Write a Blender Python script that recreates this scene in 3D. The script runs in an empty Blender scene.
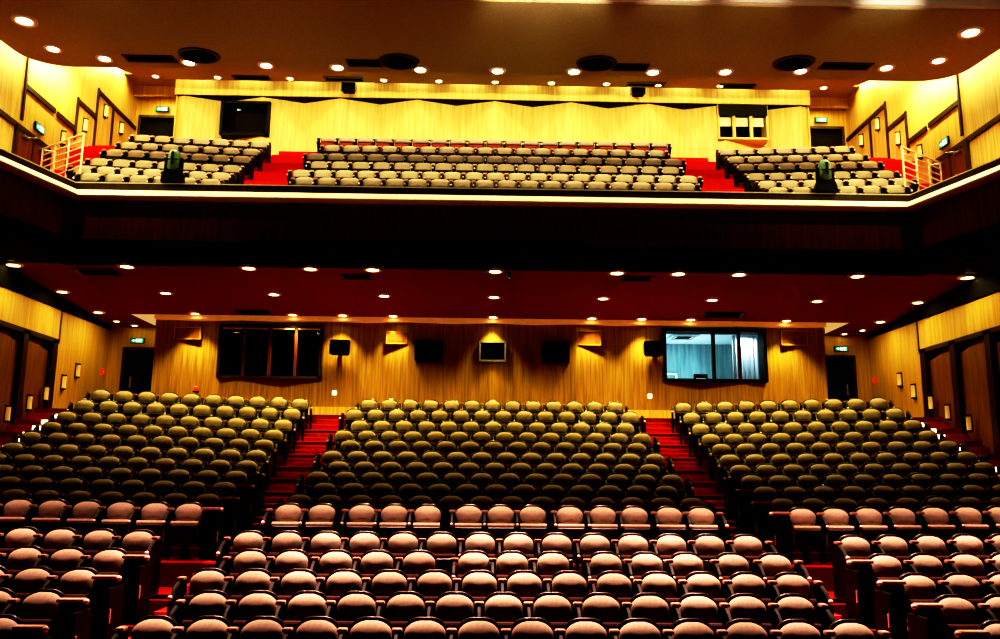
import bpy, bmesh, math, random
from math import sin, cos, tan, radians, pi, sqrt, copysign
from mathutils import Vector, Matrix

random.seed(7)
S = bpy.context.scene
COL = S.collection

# ------------------------------------------------------------------ camera
CX, CZ, F = -.27, 2.31, 870.0
PITCH, ROLL, YAW = radians(10.5), radians(.5), radians(1.10)
fw = Vector((sin(YAW)*cos(PITCH), cos(YAW)*cos(PITCH), sin(PITCH)))
rt0 = Vector((cos(YAW), -sin(YAW), 0)); up0 = rt0.cross(fw)
rt = rt0*cos(ROLL)+up0*sin(ROLL); up = -rt0*sin(ROLL)+up0*cos(ROLL)
cam = bpy.data.cameras.new('camera'); camo = bpy.data.objects.new('camera', cam); COL.objects.link(camo)
m = Matrix((rt, up, -fw)).transposed().to_4x4(); m.translation = (CX, 0, CZ)
camo.matrix_world = m
cam.sensor_fit = 'HORIZONTAL'; cam.sensor_width = 36; cam.lens = 36*F/1000; cam.clip_end = 200
S.camera = camo

def seen(x, y, z, half=.23):
    """is any part of a seat at this place inside the frame?"""
    d = Vector((x-CX, y, z-CZ)); w = d.dot(fw)
    px = 500+F*d.dot(rt)/w; py = 319.5-F*d.dot(up)/w; h = half*F/w
    return px+h > 1 and px-h < 999 and py < 640

# ------------------------------------------------------------------ materials
def mat(name, col, rough=.6, metal=0., col2=None, scale=(1, 1, 1), nscale=6., emit=None, estr=0., spec=.5, bump=0., detail=3., coat=0.):
    M = bpy.data.materials.new(name); M.use_nodes = True
    nt = M.node_tree; b = nt.nodes['Principled BSDF']
    b.inputs['Base Color'].default_value = (*col, 1); b.inputs['Roughness'].default_value = rough
    b.inputs['Metallic'].default_value = metal; b.inputs['Specular IOR Level'].default_value = spec
    if coat: b.inputs['Coat Weight'].default_value = coat
    if emit:
        b.inputs['Emission Color'].default_value = (*emit, 1); b.inputs['Emission Strength'].default_value = estr
    if col2:
        tc = nt.nodes.new('ShaderNodeTexCoord'); mp = nt.nodes.new('ShaderNodeMapping'); mp.inputs['Scale'].default_value = scale
        no = nt.nodes.new('ShaderNodeTexNoise'); no.inputs['Scale'].default_value = nscale; no.inputs['Detail'].default_value = detail
        rp = nt.nodes.new('ShaderNodeValToRGB'); rp.color_ramp.elements[0].position = .35; rp.color_ramp.elements[1].position = .65
        rp.color_ramp.elements[0].color = (*col, 1); rp.color_ramp.elements[1].color = (*col2, 1)
        L = nt.links.new
        L(tc.outputs['Object'], mp.inputs[0]); L(mp.outputs[0], no.inputs['Vector']); L(no.outputs['Fac'], rp.inputs[0]); L(rp.outputs[0], b.inputs['Base Color'])
        if bump:
            bp = nt.nodes.new('ShaderNodeBump'); bp.inputs['Strength'].default_value = bump; bp.inputs['Distance'].default_value = .02
            L(no.outputs['Fac'], bp.inputs['Height']); L(bp.outputs[0], b.inputs['Normal'])
    return M

def glass_mat(name, tint=(1, 1, 1)):
    M = bpy.data.materials.new(name); M.use_nodes = True; nt = M.node_tree
    nt.nodes.remove(nt.nodes['Principled BSDF']); out = nt.nodes['Material Output']
    t = nt.nodes.new('ShaderNodeBsdfTransparent'); t.inputs[0].default_value = (*tint, 1)
    g = nt.nodes.new('ShaderNodeBsdfGlossy'); g.inputs['Roughness'].default_value = .01
    fr = nt.nodes.new('ShaderNodeFresnel'); fr.inputs[0].default_value = 1.5
    mx = nt.nodes.new('ShaderNodeMixShader'); L = nt.links.new
    L(fr.outputs[0], mx.inputs[0]); L(t.outputs[0], mx.inputs[1]); L(g.outputs[0], mx.inputs[2]); L(mx.outputs[0], out.inputs[0])
    return M

def wood(name, a, b, rough=.45, n=5.):
    return mat(name, a, rough, col2=b, scale=(2.6, 2.6, .12), nscale=n, detail=5., bump=.05)

M = dict(
    oak=wood('oak_panelling', (.50, .32, .06), (.66, .44, .10)),
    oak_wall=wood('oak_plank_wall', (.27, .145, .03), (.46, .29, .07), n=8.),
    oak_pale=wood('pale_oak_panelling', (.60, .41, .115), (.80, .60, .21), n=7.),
    oak_dim=wood('oak_door_panel', (.16, .06, .012), (.27, .11, .022), n=7.),
    dark_wood=wood('dark_wood', (.022, .008, .004), (.05, .018, .008)),
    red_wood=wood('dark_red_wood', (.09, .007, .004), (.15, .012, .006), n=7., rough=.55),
    door_wood=wood('door_wood', (.12, .03, .012), (.20, .05, .02)),
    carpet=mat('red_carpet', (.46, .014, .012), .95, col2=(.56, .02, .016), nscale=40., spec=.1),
    carpet_shaded=mat('shaded_red_carpet', (.16, .004, .005), .95, col2=(.22, .006, .007), nscale=40., spec=.1),  # darker copy of the red carpet, shade under the seats put into colour
    nosing=mat('carpet_nosing', (.55, .05, .04), .7, col2=(.62, .08, .06), nscale=20.),
    marble=mat('pale_stone', (.55, .58, .44), .4, col2=(.70, .72, .58), nscale=9.),
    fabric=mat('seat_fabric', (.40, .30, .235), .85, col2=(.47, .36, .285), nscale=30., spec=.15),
    fabric_shaded=mat('seat_fabric_shaded', (.05, .018, .014), .8, col2=(.07, .025, .02), nscale=30., spec=.15),  # seat fabric with shade put into its colour
    shell=mat('black_shell', (.012, .007, .006), .28, col2=(.018, .010, .008), nscale=20., spec=.6),
    frame=mat('black_frame', (.008, .005, .005), .6, col2=(.012, .008, .007), nscale=20., spec=.2),
    red_shell=mat('red_shell', (.20, .006, .006), .7, col2=(.26, .010, .010), nscale=20.),
    arm_wood=mat('armrest_wood', (.62, .38, .29), .3, col2=(.70, .45, .35), nscale=12., scale=(.3, 2, 1)),
    cap=mat('pale_cap', (.75, .68, .6), .25, col2=(.8, .74, .66), nscale=9.),
    ceil_a=mat('brown_ceiling', (.34, .265, .115), .9, col2=(.43, .335, .15), nscale=30., spec=.1),
    ceil_b=mat('brown_ceiling_rear', (.32, .24, .10), .9, col2=(.40, .30, .13), nscale=30., spec=.1),
    ceil_low=mat('dark_red_ceiling', (.27, .055, .03), .9, col2=(.36, .075, .042), nscale=45., spec=.1),
    white_ledge=mat('cream_ledge', (.80, .72, .55), .5, col2=(.86, .78, .62), nscale=4.),
    cream=mat('cream_paint', (.84, .76, .52), .5, col2=(.84, .72, .46), nscale=5.),
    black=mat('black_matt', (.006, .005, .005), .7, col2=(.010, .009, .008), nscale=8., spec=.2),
    metal=mat('grey_metal', (.35, .33, .3), .35, metal=.8, col2=(.42, .4, .36), nscale=8.),
    lamp=mat('lamp_glow', (1, .9, .7), .5, emit=(1, .80, .42), estr=16., col2=(1, .92, .75), nscale=3.),
    lamp_bal=mat('lamp_glow_bright', (1, .9, .7), .5, emit=(1, .84, .50), estr=18., col2=(1, .92, .75), nscale=3.),
    sconce=mat('sconce_shade', (.6, .45, .16), .5, emit=(1, .62, .12), estr=.18, col2=(.95, .8, .45), nscale=3.),
    step_glow=mat('step_lamp', (.9, .7, .5), .5, emit=(1, .70, .42), estr=4., col2=(.95, .75, .55), nscale=3.),
    green=mat('exit_green', (.01, .35, .2), .4, emit=(.02, .5, .3), estr=.25, col2=(.02, .45, .28), nscale=3.),
    exit_white=mat('exit_white', (.8, .95, .9), .4, emit=(.75, 1, .9), estr=1.0, col2=(.85, 1, .95), nscale=3.),
    booth=mat('booth_wall', (.12, .22, .23), .6, col2=(.24, .36, .37), nscale=3., scale=(4, 4, .3)),
    booth_white=mat('booth_white', (.75, .85, .88), .5, col2=(.82, .9, .93), nscale=3.),
    curtain=mat('white_curtain', (.72, .84, .88), .7, col2=(.86, .94, .96), nscale=5., scale=(5, 5, .2)),
    screen=mat('screen_glow', (.7, .85, .9), .3, emit=(.8, .95, 1), estr=1.5, col2=(.6, .8, .9), nscale=3.),
    green_head=mat('green_plastic', (.10, .19, .12), .3, col2=(.16, .26, .17), nscale=6.),
    red=mat('red_lamp', (.6, .01, .01), .3, emit=(1, .03, .02), estr=.6, col2=(.7, .02, .02), nscale=6.),
    glass=glass_mat('window_glass'), glass_blue=glass_mat('booth_glass', (.85, .97, 1)),
    wood_vent=wood('wood_grille', (.30, .12, .03), (.40, .17, .045)),
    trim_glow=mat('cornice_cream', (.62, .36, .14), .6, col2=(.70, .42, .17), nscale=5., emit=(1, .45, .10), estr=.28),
    cove=mat('cove_cream_lit', (.8, .7, .45), .6, col2=(.84, .74, .5), nscale=5., emit=(1, .72, .28), estr=.5),  # emission stands in for light falling on the soffit
)

# ------------------------------------------------------------------ mesh helpers
class MB:
    def __init__(s): s.bm = bmesh.new()
    def box(s, x0, x1, y0, y1, z0, z1):
        v = [s.bm.verts.new(p) for p in ((x0,y0,z0),(x1,y0,z0),(x1,y1,z0),(x0,y1,z0),(x0,y0,z1),(x1,y0,z1),(x1,y1,z1),(x0,y1,z1))]
        for f in ((3,2,1,0),(4,5,6,7),(0,1,5,4),(1,2,6,5),(2,3,7,6),(3,0,4,7)): s.bm.faces.new([v[i] for i in f])
        return s
    def quad(s, *p):
        s.bm.faces.new([s.bm.verts.new(q) for q in p]); return s
    def prism(s, pts, ext):
        """closed polygon pts (3D) extruded by vector ext"""
        a = [s.bm.verts.new(p) for p in pts]; b = [s.bm.verts.new(Vector(p)+Vector(ext)) for p in pts]
        n = len(pts); s.bm.faces.new(a[::-1]); s.bm.faces.new(b)
        for i in range(n): s.bm.faces.new((a[i], a[(i+1) % n], b[(i+1) % n], b[i]))
        return s
    def lathe(s, prof, n=24, loc=(0, 0, 0), axis='z'):
        """prof = [(r, h)...] revolved"""
        rings = []
        def P(x, y, h):
            q = {'z': (x, y, h), 'y': (x, h, y), 'x': (h, x, y)}[axis]
            return (q[0]+loc[0], q[1]+loc[1], q[2]+loc[2])
        for r, h in prof:
            if r < 1e-6: rings.append([s.bm.verts.new(P(0, 0, h))])
            else: rings.append([s.bm.verts.new(P(r*cos(2*pi*i/n), r*sin(2*pi*i/n), h)) for i in range(n)])
        for a, b in zip(rings, rings[1:]):
            for i in range(n):
                j = (i+1) % n
                if len(a) == 1 and len(b) == 1: continue
                if len(a) == 1: s.bm.faces.new((a[0], b[j], b[i]))
                elif len(b) == 1: s.bm.faces.new((a[i], a[j], b[0]))
                else: s.bm.faces.new((a[i], a[j], b[j], b[i]))
        return s
    def tube(s, pts, r, n=8):
        prev = None; pts = [Vector(p) for p in pts]
        for i, p in enumerate(pts):
            d = (pts[min(i+1, len(pts)-1)]-pts[max(i-1, 0)]).normalized()
            a = d.cross(Vector((0, 0, 1)) if abs(d.z) < .9 else Vector((1, 0, 0))).normalized(); b = d.cross(a)
            ring = [s.bm.verts.new(p+(a*cos(2*pi*k/n)+b*sin(2*pi*k/n))*r) for k in range(n)]
            if prev:
                for k in range(n): s.bm.faces.new((prev[k], prev[(k+1) % n], ring[(k+1) % n], ring[k]))
            else: s.bm.faces.new(ring)
            prev = ring
        s.bm.faces.new(prev[::-1]); return s
    def bevel(s, w=.01, seg=2):
        bmesh.ops.bevel(s.bm, geom=list(s.bm.edges), offset=w, segments=seg, affect='EDGES', clamp_overlap=True); return s
    def mesh(s, name, m, smooth=False):
        bmesh.ops.recalc_face_normals(s.bm, faces=s.bm.faces)
        me = bpy.data.meshes.new(name); s.bm.to_mesh(me); s.bm.free(); me.materials.append(m)
        if smooth:
            for p in me.polygons: p.use_smooth = True
        return me
    def build(s, name, m, parent=None, smooth=False, loc=None):
        return link(name, s.mesh(name, m, smooth), parent, loc)

def link(name, me, parent=None, loc=None):
    o = bpy.data.objects.new(name, me); COL.objects.link(o); o.parent = parent
    if loc: o.location = loc
    return o
def tag(o, label, cat, group=None, kind=None):
    o['label'] = label; o['category'] = cat
    if group: o['group'] = group
    if kind: o['kind'] = kind
    return o
def thing(name, label, cat, loc=(0, 0, 0), rz=0, group=None):
    o = bpy.data.objects.new(name, None); COL.objects.link(o); o.location = loc; o.rotation_euler.z = rz
    o.empty_display_size = .2
    return tag(o, label, cat, group)
def struct(name, mb, m, smooth=False, parent=None):
    o = mb.build(name, m, parent, smooth)
    if parent is None: o['kind'] = 'structure'
    return o
def copy_tree(o, parent=None):
    c = o.copy(); COL.objects.link(c); c.parent = parent
    for ch in list(o.children): copy_tree(ch, c)
    return c
ORD = ['first', 'second', 'third', 'fourth', 'fifth', 'sixth', 'seventh', 'eighth', 'ninth', 'tenth', 'eleventh', 'twelfth',
       'thirteenth', 'fourteenth', 'fifteenth', 'sixteenth', 'seventeenth', 'eighteenth', 'nineteenth', 'twentieth']
SIDE = {-1: 'left', 1: 'right'}

def spot(loc, target, power, col, angle, blend=.6, size=.06):
    l = bpy.data.lights.new('spot_light', 'SPOT'); l.energy = power; l.color = col; l.spot_size = radians(angle); l.spot_blend = blend; l.shadow_soft_size = size
    o = bpy.data.objects.new('spot_light', l); COL.objects.link(o); o.location = loc
    o.rotation_euler = (Vector(target)-Vector(loc)).to_track_quat('-Z', 'Y').to_euler(); return o
def area(loc, target, power, col, sx, sy):
    l = bpy.data.lights.new('area_light', 'AREA'); l.shape = 'RECTANGLE'; l.size = sx; l.size_y = sy; l.energy = power; l.color = col
    o = bpy.data.objects.new('area_light', l); COL.objects.link(o); o.location = loc
    o.rotation_euler = (Vector(target)-Vector(loc)).to_track_quat('-Z', 'Y').to_euler(); return o

# ------------------------------------------------------------------ row layout
W = 11.8                                    # half width of the hall
YR = [9.46, 10.36, 11.22, 12.1, 13.05]+[14.5+.927*k for k in range(11)]
ZR = [0, .15, .31, .48, .67, 1.03, 1.18, 1.38, 1.59, 1.81, 2.05, 2.32, 2.59, 2.89, 3.24, 3.58]
AR = [0]*5+[radians(2+k) for k in range(11)]
SY = [20.6+.86*k for k in range(6)]         # balcony rows
SZC = [8.79, 9.30, 9.86, 10.42, 11.01, 11.61]
SZS = [8.71, 9.16, 9.68, 10.27, 10.82, 11.40]
SIN = 5.2                                   # where the side blocks start turning

PC = [.56]*6+[.526, .526, .533, .536, .54, .546, .55, .556, .556, .56]    # seat pitch, centre block
PS = [.56]*5+[.54]*5+[.55]*3+[.56]*3                                       # seat pitch, side blocks
def rowy(k, x): return YR[k]-max(0, abs(x)-SIN)*tan(AR[k])
def rowz(k, x): return ZR[k]+max(0, abs(x)-SIN)*.018
def baly(k, x): return SY[k]+(.08 if k == 0 else 0)-max(0, abs(x)-6.2)*tan(radians(6))
LAND, BLAND = 4.05, 12.1

# ------------------------------------------------------------------ stalls floor and stairs
def tiers(name, m, xs, yf, zf, n, first_y, last_y, land, gap):
    mb = MB()
    for x0, x1 in zip(xs, xs[1:]):
        for k in range(n+1):
            def fy(i, x): return yf(i, x)-gap if i > 0 else first_y
            zz = (lambda x: zf(k, x)) if k < n else (lambda x: land)
            a0 = fy(k, x0) if k < n else yf(n-1, x0)+.3
            a1 = fy(k, x1) if k < n else yf(n-1, x1)+.3
            b0 = (fy(k+1, x0) if k < n-1 else yf(n-1, x0)+.3) if k < n else last_y
            b1 = (fy(k+1, x1) if k < n-1 else yf(n-1, x1)+.3) if k < n else last_y
            mb.quad((x0, a0, zz(x0)), (x1, a1, zz(x1)), (x1, b1, zz(x1)), (x0, b0, zz(x0)))
            if k > 0:
                mb.quad((x0, a0, zf(k-1, x0)), (x1, a1, zf(k-1, x1)), (x1, a1, zz(x1)), (x0, a0, zz(x0)))
    return struct(name, mb, m)
tiers('floor', M['carpet_shaded'], [-W, -8.5, -SIN, SIN, 8.5, W], rowy, rowz, 16, 3.0, 27.2, LAND, .62)

for s in (-1, 1):
    st = MB(); ns = MB(); pale = MB()
    for k in range(0, 16):
        xi, xo = 3.72, (4.93 if k > 8 else 4.52)
        y0 = YR[k]-.62 if k else 8.2
        y1 = (YR[k+1]-.62) if k < 15 else YR[15]+.3
        z0, z1 = ZR[k], (ZR[k+1] if k < 15 else LAND)
        n = 2 if z1-z0 < .3 else 3
        dep = (y1-y0)/n
        X0, X1 = sorted((s*xi, s*xo))
        for i in range(n):
            zt = z0+(z1-z0)*i/n+.012
            st.box(X0, X1, y0+dep*i, y1+.02, z0-.05, zt)
            ns.box(X0, X1, y0+dep*i-.012, y0+dep*i+.035, zt-.03, zt+.004)
            if k < 5:
                P0, P1 = sorted((s*(xo-.02), s*(xo+.32)))
                pale.box(P0, P1, y0+.1, y0+.45, z0, z0+.02)
    struct('aisle_stairs', st, M['carpet']); struct('aisle_nosing', ns, M['nosing']); struct('aisle_stone_edge', pale, M['marble'])
    # stairs along the side wall
    st = MB(); ns = MB()
    for k in range(5, 16):
        x0, x1 = 10.95, W
        for i in range(2):
            z0 = rowz(k, 11.3); z1 = rowz(k+1, 11.3) if k < 15 else LAND
            y0 = rowy(k, 11.3)-.62; y1 = rowy(k+1, 11.3)-.62 if k < 15 else rowy(15, 11.3)+.3
            zt = z0+(z1-z0)*i/2+.02; ya = y0+(y1-y0)*i/2
            X0, X1 = sorted((s*x0, s*(x1-.01)))
            st.box(X0, X1, ya, y1+.02, z0-.05, zt); ns.box(X0, X1, ya-.012, ya+.035, zt-.03, zt+.004)
    struct('wall_stairs', st, M['carpet']); struct('wall_stairs_nosing', ns, M['nosing'])

# ------------------------------------------------------------------ walls
def zig(x, P=2.45, d=.42):
    t = abs(x)/P % 1.0
    return d*(1-abs(2*t-1))
def zigwall(name, m, xa, xb, y0, z0, z1, holes, P=2.45, d=.42):
    br = {xa, xb}
    k = math.ceil(xa/(P/2))
    while k*P/2 < xb: br.add(k*P/2); k += 1
    for h in holes: br |= {h[0], h[1]}
    br = sorted(b for b in br if xa <= b <= xb); mb = MB()
    for a, b in zip(br, br[1:]):
        if b-a < 1e-5: continue
        mid = (a+b)/2; cuts = sorted((h[2], h[3]) for h in holes if h[0] < mid < h[1]); lo = z0; segs = []
        for c0, c1 in cuts: segs.append((lo, c0)); lo = c1
        segs.append((lo, z1))
        for c0, c1 in segs:
            mb.quad((a, y0+zig(a, P, d), c0), (b, y0+zig(b, P, d), c0), (b, y0+zig(b, P, d), c1), (a, y0+zig(a, P, d), c1))
    return struct(name, mb, m)
BY = 25.2
HOLES = [(-7.95, -4.97, 5.19, 6.72), (5.03, 8.05, 5.24, 6.76), (-2.25, -1.47, 5.76, 6.31), (-.37, .38, 5.76, 6.31), (1.49, 2.24, 5.76, 6.31)]
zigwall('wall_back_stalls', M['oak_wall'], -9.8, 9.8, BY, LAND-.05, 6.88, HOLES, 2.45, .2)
struct('trim_1', MB().box(-9.85, 9.85, BY-.12, BY+.75, 6.86, 7.0), M['trim_glow'])
struct('baseboard_back', MB().box(-9.8, 9.8, BY-.03, BY+.0, LAND, 4.36), M['oak_pale'])
for s in (-1, 1):
    # return walls of the exit recess and its end wall with a dark doorway
    X0, X1 = sorted((s*9.8, s*9.82)); struct('wall_recess_'+SIDE[s], MB().box(X0, X1, BY, 27.2, 3.4, 7.0), M['oak_wall'])
    mb = MB()
    a, b = 10.25, 11.25
    def bx(mb, x0, x1, y0, y1, z0, z1):
        q0, q1 = sorted((s*x0, s*x1)); mb.box(q0, q1, y0, y1, z0, z1)
    bx(mb, 9.8, a, 26.7, 26.8, 3.4, 7.0); bx(mb, b, W, 26.7, 26.8, 3.4, 7.0); bx(mb, a, b, 26.7, 26.8, 6.18, 7.0)
    struct('wall_exit_'+SIDE[s], mb, M['oak'])
    mb = MB(); bx(mb, a, b, 26.78, 28.0, 3.4, 6.2)
    dr = struct('door_%d' % (1 if s < 0 else 2), mb, M['black'])
    fr = MB(); bx(fr, a-.06, a+.03, 26.6, 26.78, 4.05, 6.22); bx(fr, b-.03, b+.06, 26.6, 26.78, 4.05, 6.22); bx(fr, a-.06, b+.06, 26.6, 26.78, 6.15, 6.24)
    fr.build('door_frame', M['dark_wood'], dr)
    hd = MB(); hx = s*11.05; hd.box(hx-.02, hx+.02, 26.7, 26.76, 5.0, 5.35); hd.build('door_handle', M['metal'], dr)
    # slanted cream soffit at the ceiling corner, its lit look added as emission
    z = 6.99
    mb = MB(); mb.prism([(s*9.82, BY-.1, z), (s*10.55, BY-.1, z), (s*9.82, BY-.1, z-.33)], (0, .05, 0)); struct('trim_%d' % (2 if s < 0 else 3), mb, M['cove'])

# side walls : full height planes with grooves, recessed door panels below, panel bars above
for s in (-1, 1):
    sd = SIDE[s]
    def wx(mb, d0, d1, y0, y1, z0, z1):
        q0, q1 = sorted((s*(W-d0), s*(W-d1))); mb.box(q0, q1, y0, y1, z0, z1)
    mb = MB(); wx(mb, -.3, 0, 23.6, 28.0, -.1, 7.3); wx(mb, -.3, 0, 3, 23.6, 5.95, 7.3)
    wx(mb, -.3, -.28, 3, 23.6, -.1, 6.0)
    struct('wall_%s' % sd, mb, M['oak'])
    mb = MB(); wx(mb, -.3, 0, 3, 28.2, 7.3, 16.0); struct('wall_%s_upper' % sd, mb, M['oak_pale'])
    # dark jambs and head of the recessed panels
    mb = MB()
    for y in (23.45, 21.92, 20.35, 18.8): wx(mb, -.3, .02, y-.15, y+.1, 0, 5.95)
    wx(mb, -.3, .02, 3, 23.6, 5.86, 5.98); wx(mb, -.02, .02, 23.57, 23.62, 5.95, 7.3)
    struct('trim_%d' % (4 if s < 0 else 5), mb, M['dark_wood'])
    mb = MB(); wx(mb, -.01, .06, 3, 26.7, 6.78, 7.3); struct('trim_%d' % (10 if s < 0 else 11), mb, M['black'])  # black strip stands in for the shade at the top of the wall
    for y0, y1 in ((22.02, 23.3), (20.45, 21.77), (18.9, 20.2)):
        mb = MB(); zb = 1.2
        mb.prism([(s*(W+.12), y0, zb), (s*(W+.12), y1, zb), (s*(W+.12), y1, 5.62), (s*(W+.12), y0, 5.86)], (s*.1, 0, 0))
        o = mb.build('wall_panel', M['oak_dim']); o['kind'] = 'structure'
    # balcony level bars (dark shadow gaps) with their posts
    mb = MB()
    for y0, y1, z in ((20.56, 22.08, 11.98), (22.2, 23.22, 11.96), (23.3, 24.38, 12.82), (24.42, 27.5, 13.64), (15, 22.0, 10.86)):
        wx(mb, -.01, .05, y0, y1, z-.13, z)
    for y, z0, z1 in ((20.55, 11, 12.75), (23.26, 11.6, 12.85), (24.42, 11.6, 13.68), (25.5, 11.8, 13.6)):
        wx(mb, -.01, .045, y-.04, y+.04, z0, z1)
    struct('trim_%d' % (6 if s < 0 else 7), mb, M['dark_wood'])
    # side door of the balcony
    d = MB(); wx(d, -.01, .03, 20.36, 22.0, 8.8, 10.74); dr = struct('door_%d' % (3 if s < 0 else 4), d, M['door_wood'])
    l = MB(); wx(l, -.01, .07, 20.3, 20.42, 8.8, 10.8); wx(l, -.01, .07, 21.94, 22.04, 8.8, 10.8); wx(l, -.01, .05, 21.15, 21.2, 8.8, 10.74); l.build('door_frame', M['dark_wood'], dr)
    for y in (20.75, 21.6):
        c = MB(); wx(c, .03, .1, y-.13, y+.13, 10.6, 10.66); c.tube([(s*(W-.1), y, 10.63), (s*(W-.3), y+.12, 10.66), (s*(W-.05), y+.3, 10.7)], .014, 6)
        c.build('door_closer', M['metal'], dr)
        h = MB(); h.tube([(s*(W-.03), y+.2, 9.7), (s*(W-.1), y+.2, 9.75), (s*(W-.1), y+.2, 10.05), (s*(W-.03), y+.2, 10.1)], .018, 6); h.build('door_handle', M['cream'], dr)

# balcony back wall
VY = 25.95
BH = [(-8.6, -7.1, 12.92, 14.0), (7.12, 8.68, 13.05, 14.16)]
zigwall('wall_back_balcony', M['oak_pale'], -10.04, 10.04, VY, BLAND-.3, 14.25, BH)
struct('wall_back_upper', MB().box(-10.1, 10.1, VY-.04, VY+.7, 14.22, 14.74), M['oak_pale'])
struct('trim_8', MB().box(-10.1, 10.1, VY-.0, VY+.7, 14.19, 14.22), M['black'])
struct('wall_top', MB().box(-W-.3, W+.3, 26.9, 27.0, 14.6, 16.2), M['oak'])
for s in (-1, 1):
    def bx(mb, x0, x1, y0, y1, z0, z1):
        q0, q1 = sorted((s*x0, s*x1)); mb.box(q0, q1, y0, y1, z0, z1)
    mb = MB(); bx(mb, 10.02, 10.06, VY, 27.7, 11.0, 15); struct('wall_lobby_'+SIDE[s], mb, M['oak_pale'])
    mb = MB(); bx(mb, 10.04, 10.52, 27.2, 27.3, 11.0, 15.3); bx(mb, 11.62, W, 27.2, 27.3, 11., 15.3); bx(mb, 10.5, 11.64, 27.2, 27.3, 13.98, 15.3)
    struct('wall_balcony_exit_'+SIDE[s], mb, M['oak'])
    mb = MB(); bx(mb, 10.5, 11.64, 27.29, 28.4, 11.0, 14.0); dr = struct('door_%d' % (5 if s < 0 else 6), mb, M['black'])
    fr = MB(); bx(fr, 10.45, 10.54, 27.14, 27.3, 12, 14.0); bx(fr, 11.6, 11.69, 27.14, 27.3, 12, 14.0); bx(fr, 10.45, 11.69, 27.14, 27.3, 13.95, 14.04); fr.build('door_frame', M['dark_wood'], dr)
    mb = MB(); bx(mb, 10.06, W, VY+.1, 27.2, 14.95, 15.03); struct('ceiling_lobby_'+SIDE[s], mb, M['ceil_b'])

# ------------------------------------------------------------------ balcony
PLAN = [(-11.5, 14.2), (-10.72, 17.5), (-10.0, 19.95), (10.0, 19.95), (10.72, 17.5), (11.5, 14.2)]
def offset(pts, d):
    """move a polyline sideways by d, away from the stage side"""
    out = []
    for i, p in enumerate(pts):
        p = Vector(p); ns = []
        if i > 0: t = (p-Vector(pts[i-1])).normalized(); ns.append(Vector((-t.y, t.x)))
        if i < len(pts)-1: t = (Vector(pts[i+1])-p).normalized(); ns.append(Vector((-t.y, t.x)))
        n = sum(ns, Vector((0, 0))).normalized(); out.append(p+n*d/max(.3, n.dot(ns[0])))
    return out
def sweep(prof):
    """prof: closed list of (offset, z)"""
    mb = MB(); lines = [[mb.bm.verts.new((q.x, q.y, z)) for q in offset(PLAN, d)] for d, z in prof]
    n = len(prof)
    for i in range(n):
        a, b = lines[i], lines[(i+1) % n]
        for j in range(len(PLAN)-1): mb.bm.faces.new((a[j], a[j+1], b[j+1], b[j]))
    mb.bm.faces.new([l[0] for l in lines]); mb.bm.faces.new([l[-1] for l in lines][::-1])
    return mb
struct('balcony_ledge', sweep([(-.34, 8.79), (-.16, 8.97), (.1, 8.98), (.1, 8.76), (-.31, 8.76)]), M['white_ledge'])
struct('balcony_parapet', sweep([(.04, 8.6), (.04, 9.2), (.16, 9.2), (.16, 8.6)]), M['dark_wood'])
struct('balcony_rail', sweep([(.03, 9.2), (.03, 9.225), (.2, 9.225), (.2, 9.2)]), M['white_ledge'])
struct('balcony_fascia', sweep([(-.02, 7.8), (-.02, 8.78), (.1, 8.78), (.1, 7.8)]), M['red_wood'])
struct('balcony_soffit', sweep([(-.02, 7.8), (.1, 7.8), (.52, 7.34), (.46, 7.30), (.3, 7.36)]), M['black'])  # black colour holds the shade under the balcony front
# slab : the stalls see its underside
def slab(name, m, x0, x1, ys, zs, th):
    mb = MB(); mb.prism([(x0, ys[0], zs[0]), (x0, ys[1], zs[1]), (x0, ys[1], zs[1]+th), (x0, ys[0], zs[0]+th)], (x1-x0, 0, 0)); return struct(name, mb, m)
slab('ceiling_stalls', M['ceil_low'], -W, W, (20.35, BY+.6), (7.32, 7.32-.07*(BY+.6-20.35)), .06)
for s in (-1, 1):
    a, b = sorted((s*9.8, s*W)); slab('ceiling_exit_'+SIDE[s], M['ceil_low'], a, b, (BY+.6, 27.6), (7.32-.07*(BY+.6-20.35), 6.81), .06)
    pts = [(s*11.9, 14.2), (s*11.5, 14.2), (s*10.72, 17.5), (s*10.0, 20.0), (s*10.0, 20.4), (s*11.9, 20.4)]
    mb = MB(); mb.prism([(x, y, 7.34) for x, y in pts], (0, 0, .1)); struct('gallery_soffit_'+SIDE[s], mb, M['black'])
    mb = MB(); mb.prism([(x, y, 8.7) for x, y in pts], (0, 0, .08)); struct('gallery_floor_'+SIDE[s], mb, M['carpet'])
def balz(zs): return lambda k, x: zs[k]
tiers('floor_balcony_centre', M['carpet_shaded'], [-5.2, 5.2], lambda k, x: SY[k], balz(SZC), 6, 20.0, VY+.5, BLAND-.25, .52)
for s in (-1, 1):
    xs = sorted([s*5.2, s*6.55]); tiers('floor_balcony_aisle', M['carpet'], xs, lambda k, x: SY[k], lambda k, x: 8.79+(BLAND-.1-8.79)*k/5.6, 6, 20.0, VY+.5, BLAND, .55)
    xs = sorted([s*6.55, s*9.0, s*10.7, s*W]); tiers('floor_balcony_side', M['carpet'], xs, baly, balz(SZS), 6, 20.0, 27.6, BLAND-.2, .52)

for s in (-1, 1):                             # raised red steps along the balcony side walls
    mb = MB()
    for i in range(5):
        q0, q1 = sorted((s*10.74, s*(W-.01))); mb.box(q0, q1, 22.9+.4*i, 25.2, 9.0, 11.2+.18*i)
    struct('balcony_side_stairs', mb, M['carpet'])
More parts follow.
